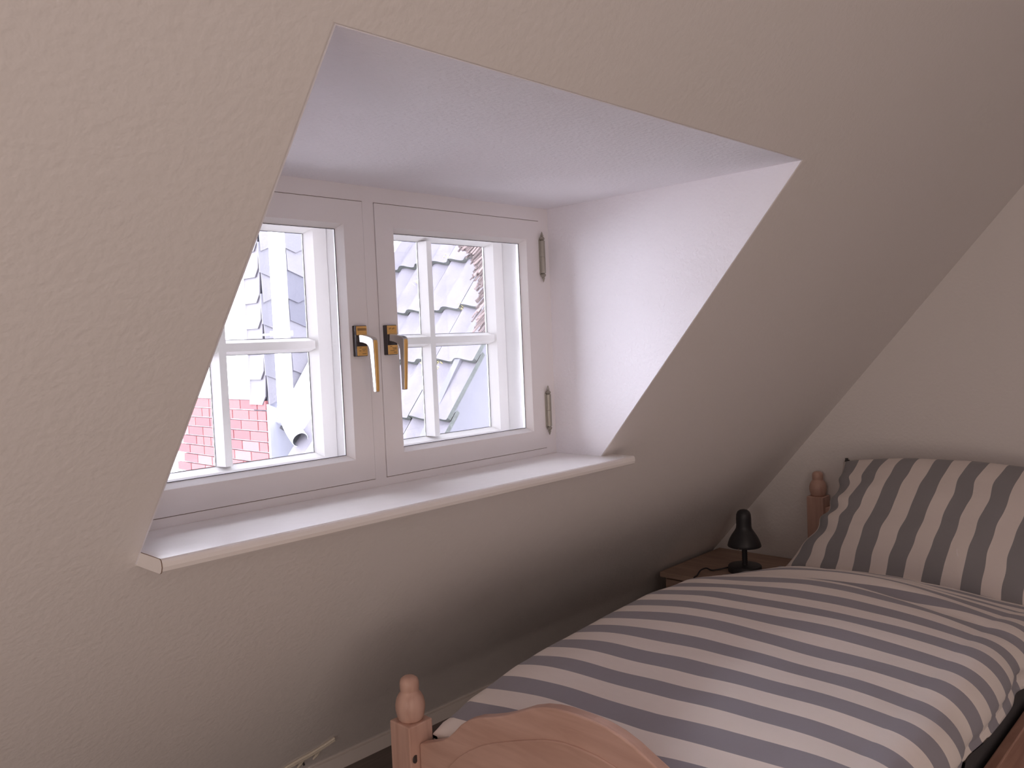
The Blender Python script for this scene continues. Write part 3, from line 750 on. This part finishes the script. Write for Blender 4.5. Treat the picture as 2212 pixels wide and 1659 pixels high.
# downpipe -----------------------------------------------------------
k9 = 4.60/5.3
px0 = 3.249*k9; r = .058*k9; yp = 4.66
pipe = empty('downpipe', (px0, yp, Z(-.4))); tag(pipe, 'white downpipe with an open elbow end in front of the slate hung wall', 'pipe')
pth = [(px0, yp, Z(2.3)), (px0, yp, Z(-.345)), (px0, yp-.006, Z(-.385)), (px0, yp-.024, Z(-.425)), (px0-.003, yp-.055, Z(-.465)), (px0-.008, yp-.095, Z(-.50)), (px0-.015, yp-.14, Z(-.527)), (px0-.020, yp-.175, Z(-.546))]
_K = pth[-1]; pth = [pth[0], pth[1]]+bez(pth[1:], 4)[1:]
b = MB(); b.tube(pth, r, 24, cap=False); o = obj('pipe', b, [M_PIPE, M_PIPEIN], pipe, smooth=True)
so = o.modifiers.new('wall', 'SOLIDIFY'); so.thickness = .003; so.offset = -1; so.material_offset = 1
d_ = (Vector(pth[-1])-Vector(pth[-2])).normalized(); pe = Vector(pth[-1])
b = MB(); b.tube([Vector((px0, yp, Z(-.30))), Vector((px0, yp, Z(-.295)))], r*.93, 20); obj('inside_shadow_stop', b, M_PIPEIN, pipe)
b = MB(); b.tube([(px0, yp, Z(-.405*k9)), (px0, yp, Z(-.395*k9))], r+.003, 24); b.tube([(px0, yp, Z(.140*k9)), (px0, yp, Z(.118*k9))], r+.005, 24)
b.box((px0-r-.028, yp-.006, Z(.112*k9)), (px0-r+.004, yp+.006, Z(.148*k9))); b.box((px0+r-.004, yp-.006, Z(.112*k9)), (px0+r+.026, yp+.006, Z(.148*k9)))
b.box((px0-.006, yp+r-.003, Z(.122*k9)), (px0+.006, HY-.02, Z(.136*k9)))
obj('bracket', b, M_PIPE, pipe)

# reed thatch edge hanging at the upper right -------------------------
reed = empty('thatch_eave', (2.35, 2.2, Z(.45))); tag(reed, 'ragged brown reed thatch edge hanging into the upper right of the window view', 'thatch')
bl_ = [(1.93, .43), (1.985, .385), (2.021, .362), (2.049, .350), (2.082, .332), (2.108, .315), (2.125, .291), (2.147, .263), (2.122, .241), (2.139, .224), (2.152, .196), (2.172, .185), (2.149, .157), (2.138, .120), (2.126, .087), (2.119, .053), (2.125, .033), (2.16, .02)]
rng = random.Random(3)
def stick(b, tip, ln, r, d):
    """six-sided stalk with a blunt cut end"""
    b.tube([tip, tip-d*ln], r, 6, mi=rng.choice((0, 0, 1)))
b = MB()
for i in range(len(bl_)-1):
    (xa, za), (xb, zb2) = bl_[i], bl_[i+1]
    seg = math.hypot(xb-xa, zb2-za); n = max(3, int(seg/.0042))
    for k in range(n):
        f_ = (k+rng.random())/n
        for lay in range(4 if i < 9 else 2):
            off = lay*.020+rng.uniform(-.004, .014)
            if i >= 9 and lay: off = .03+rng.uniform(0, .02)
            y = 2.2+rng.uniform(-.01, .02)+lay*.012
            d = Vector((-.80+rng.uniform(-.08, .08), -.06, -.60+rng.uniform(-.10, .10))).normalized()
            tip = Vector((xa+(xb-xa)*f_+off, y, Z(za+(zb2-za)*f_+off*.55)))
            if i >= 9 and rng.random() < .30: continue
            stick(b, tip, rng.uniform(.10, .22) if i < 9 else rng.uniform(.05, .12), rng.uniform(.0024, .0044), d)
# body of the thatch behind the ragged ends
for k in range(420):
    s_ = rng.random(); i = min(int(s_*8), 7); x = bl_[i][0]+rng.uniform(.03, .55); z = bl_[i][1]+rng.uniform(.02, .42)
    if x-2.05 < -(z-.30)*.5+.02: continue
    d = Vector((-.80+rng.uniform(-.08, .08), -.06, -.60+rng.uniform(-.10, .10))).normalized()
    stick(b, Vector((x, 2.235+rng.uniform(0, .05), Z(z))), .22, rng.uniform(.004, .006), d)
o = obj('reeds', b, M_REED, reed); o['kind'] = 'stuff'
# binding rail that holds the reeds, out of the window's view
b = MB(); b.tube([(2.18, 2.24, Z(.66)), (2.62, 2.24, Z(.30))], .012, 8); obj('binding_rail', b, M_REED[1], reed)

# ground outside
b = MB(); b.box((-12, 2.6, -3.1), (16, 20, -3.0)); struct(obj('ground', b, M_GROUND))
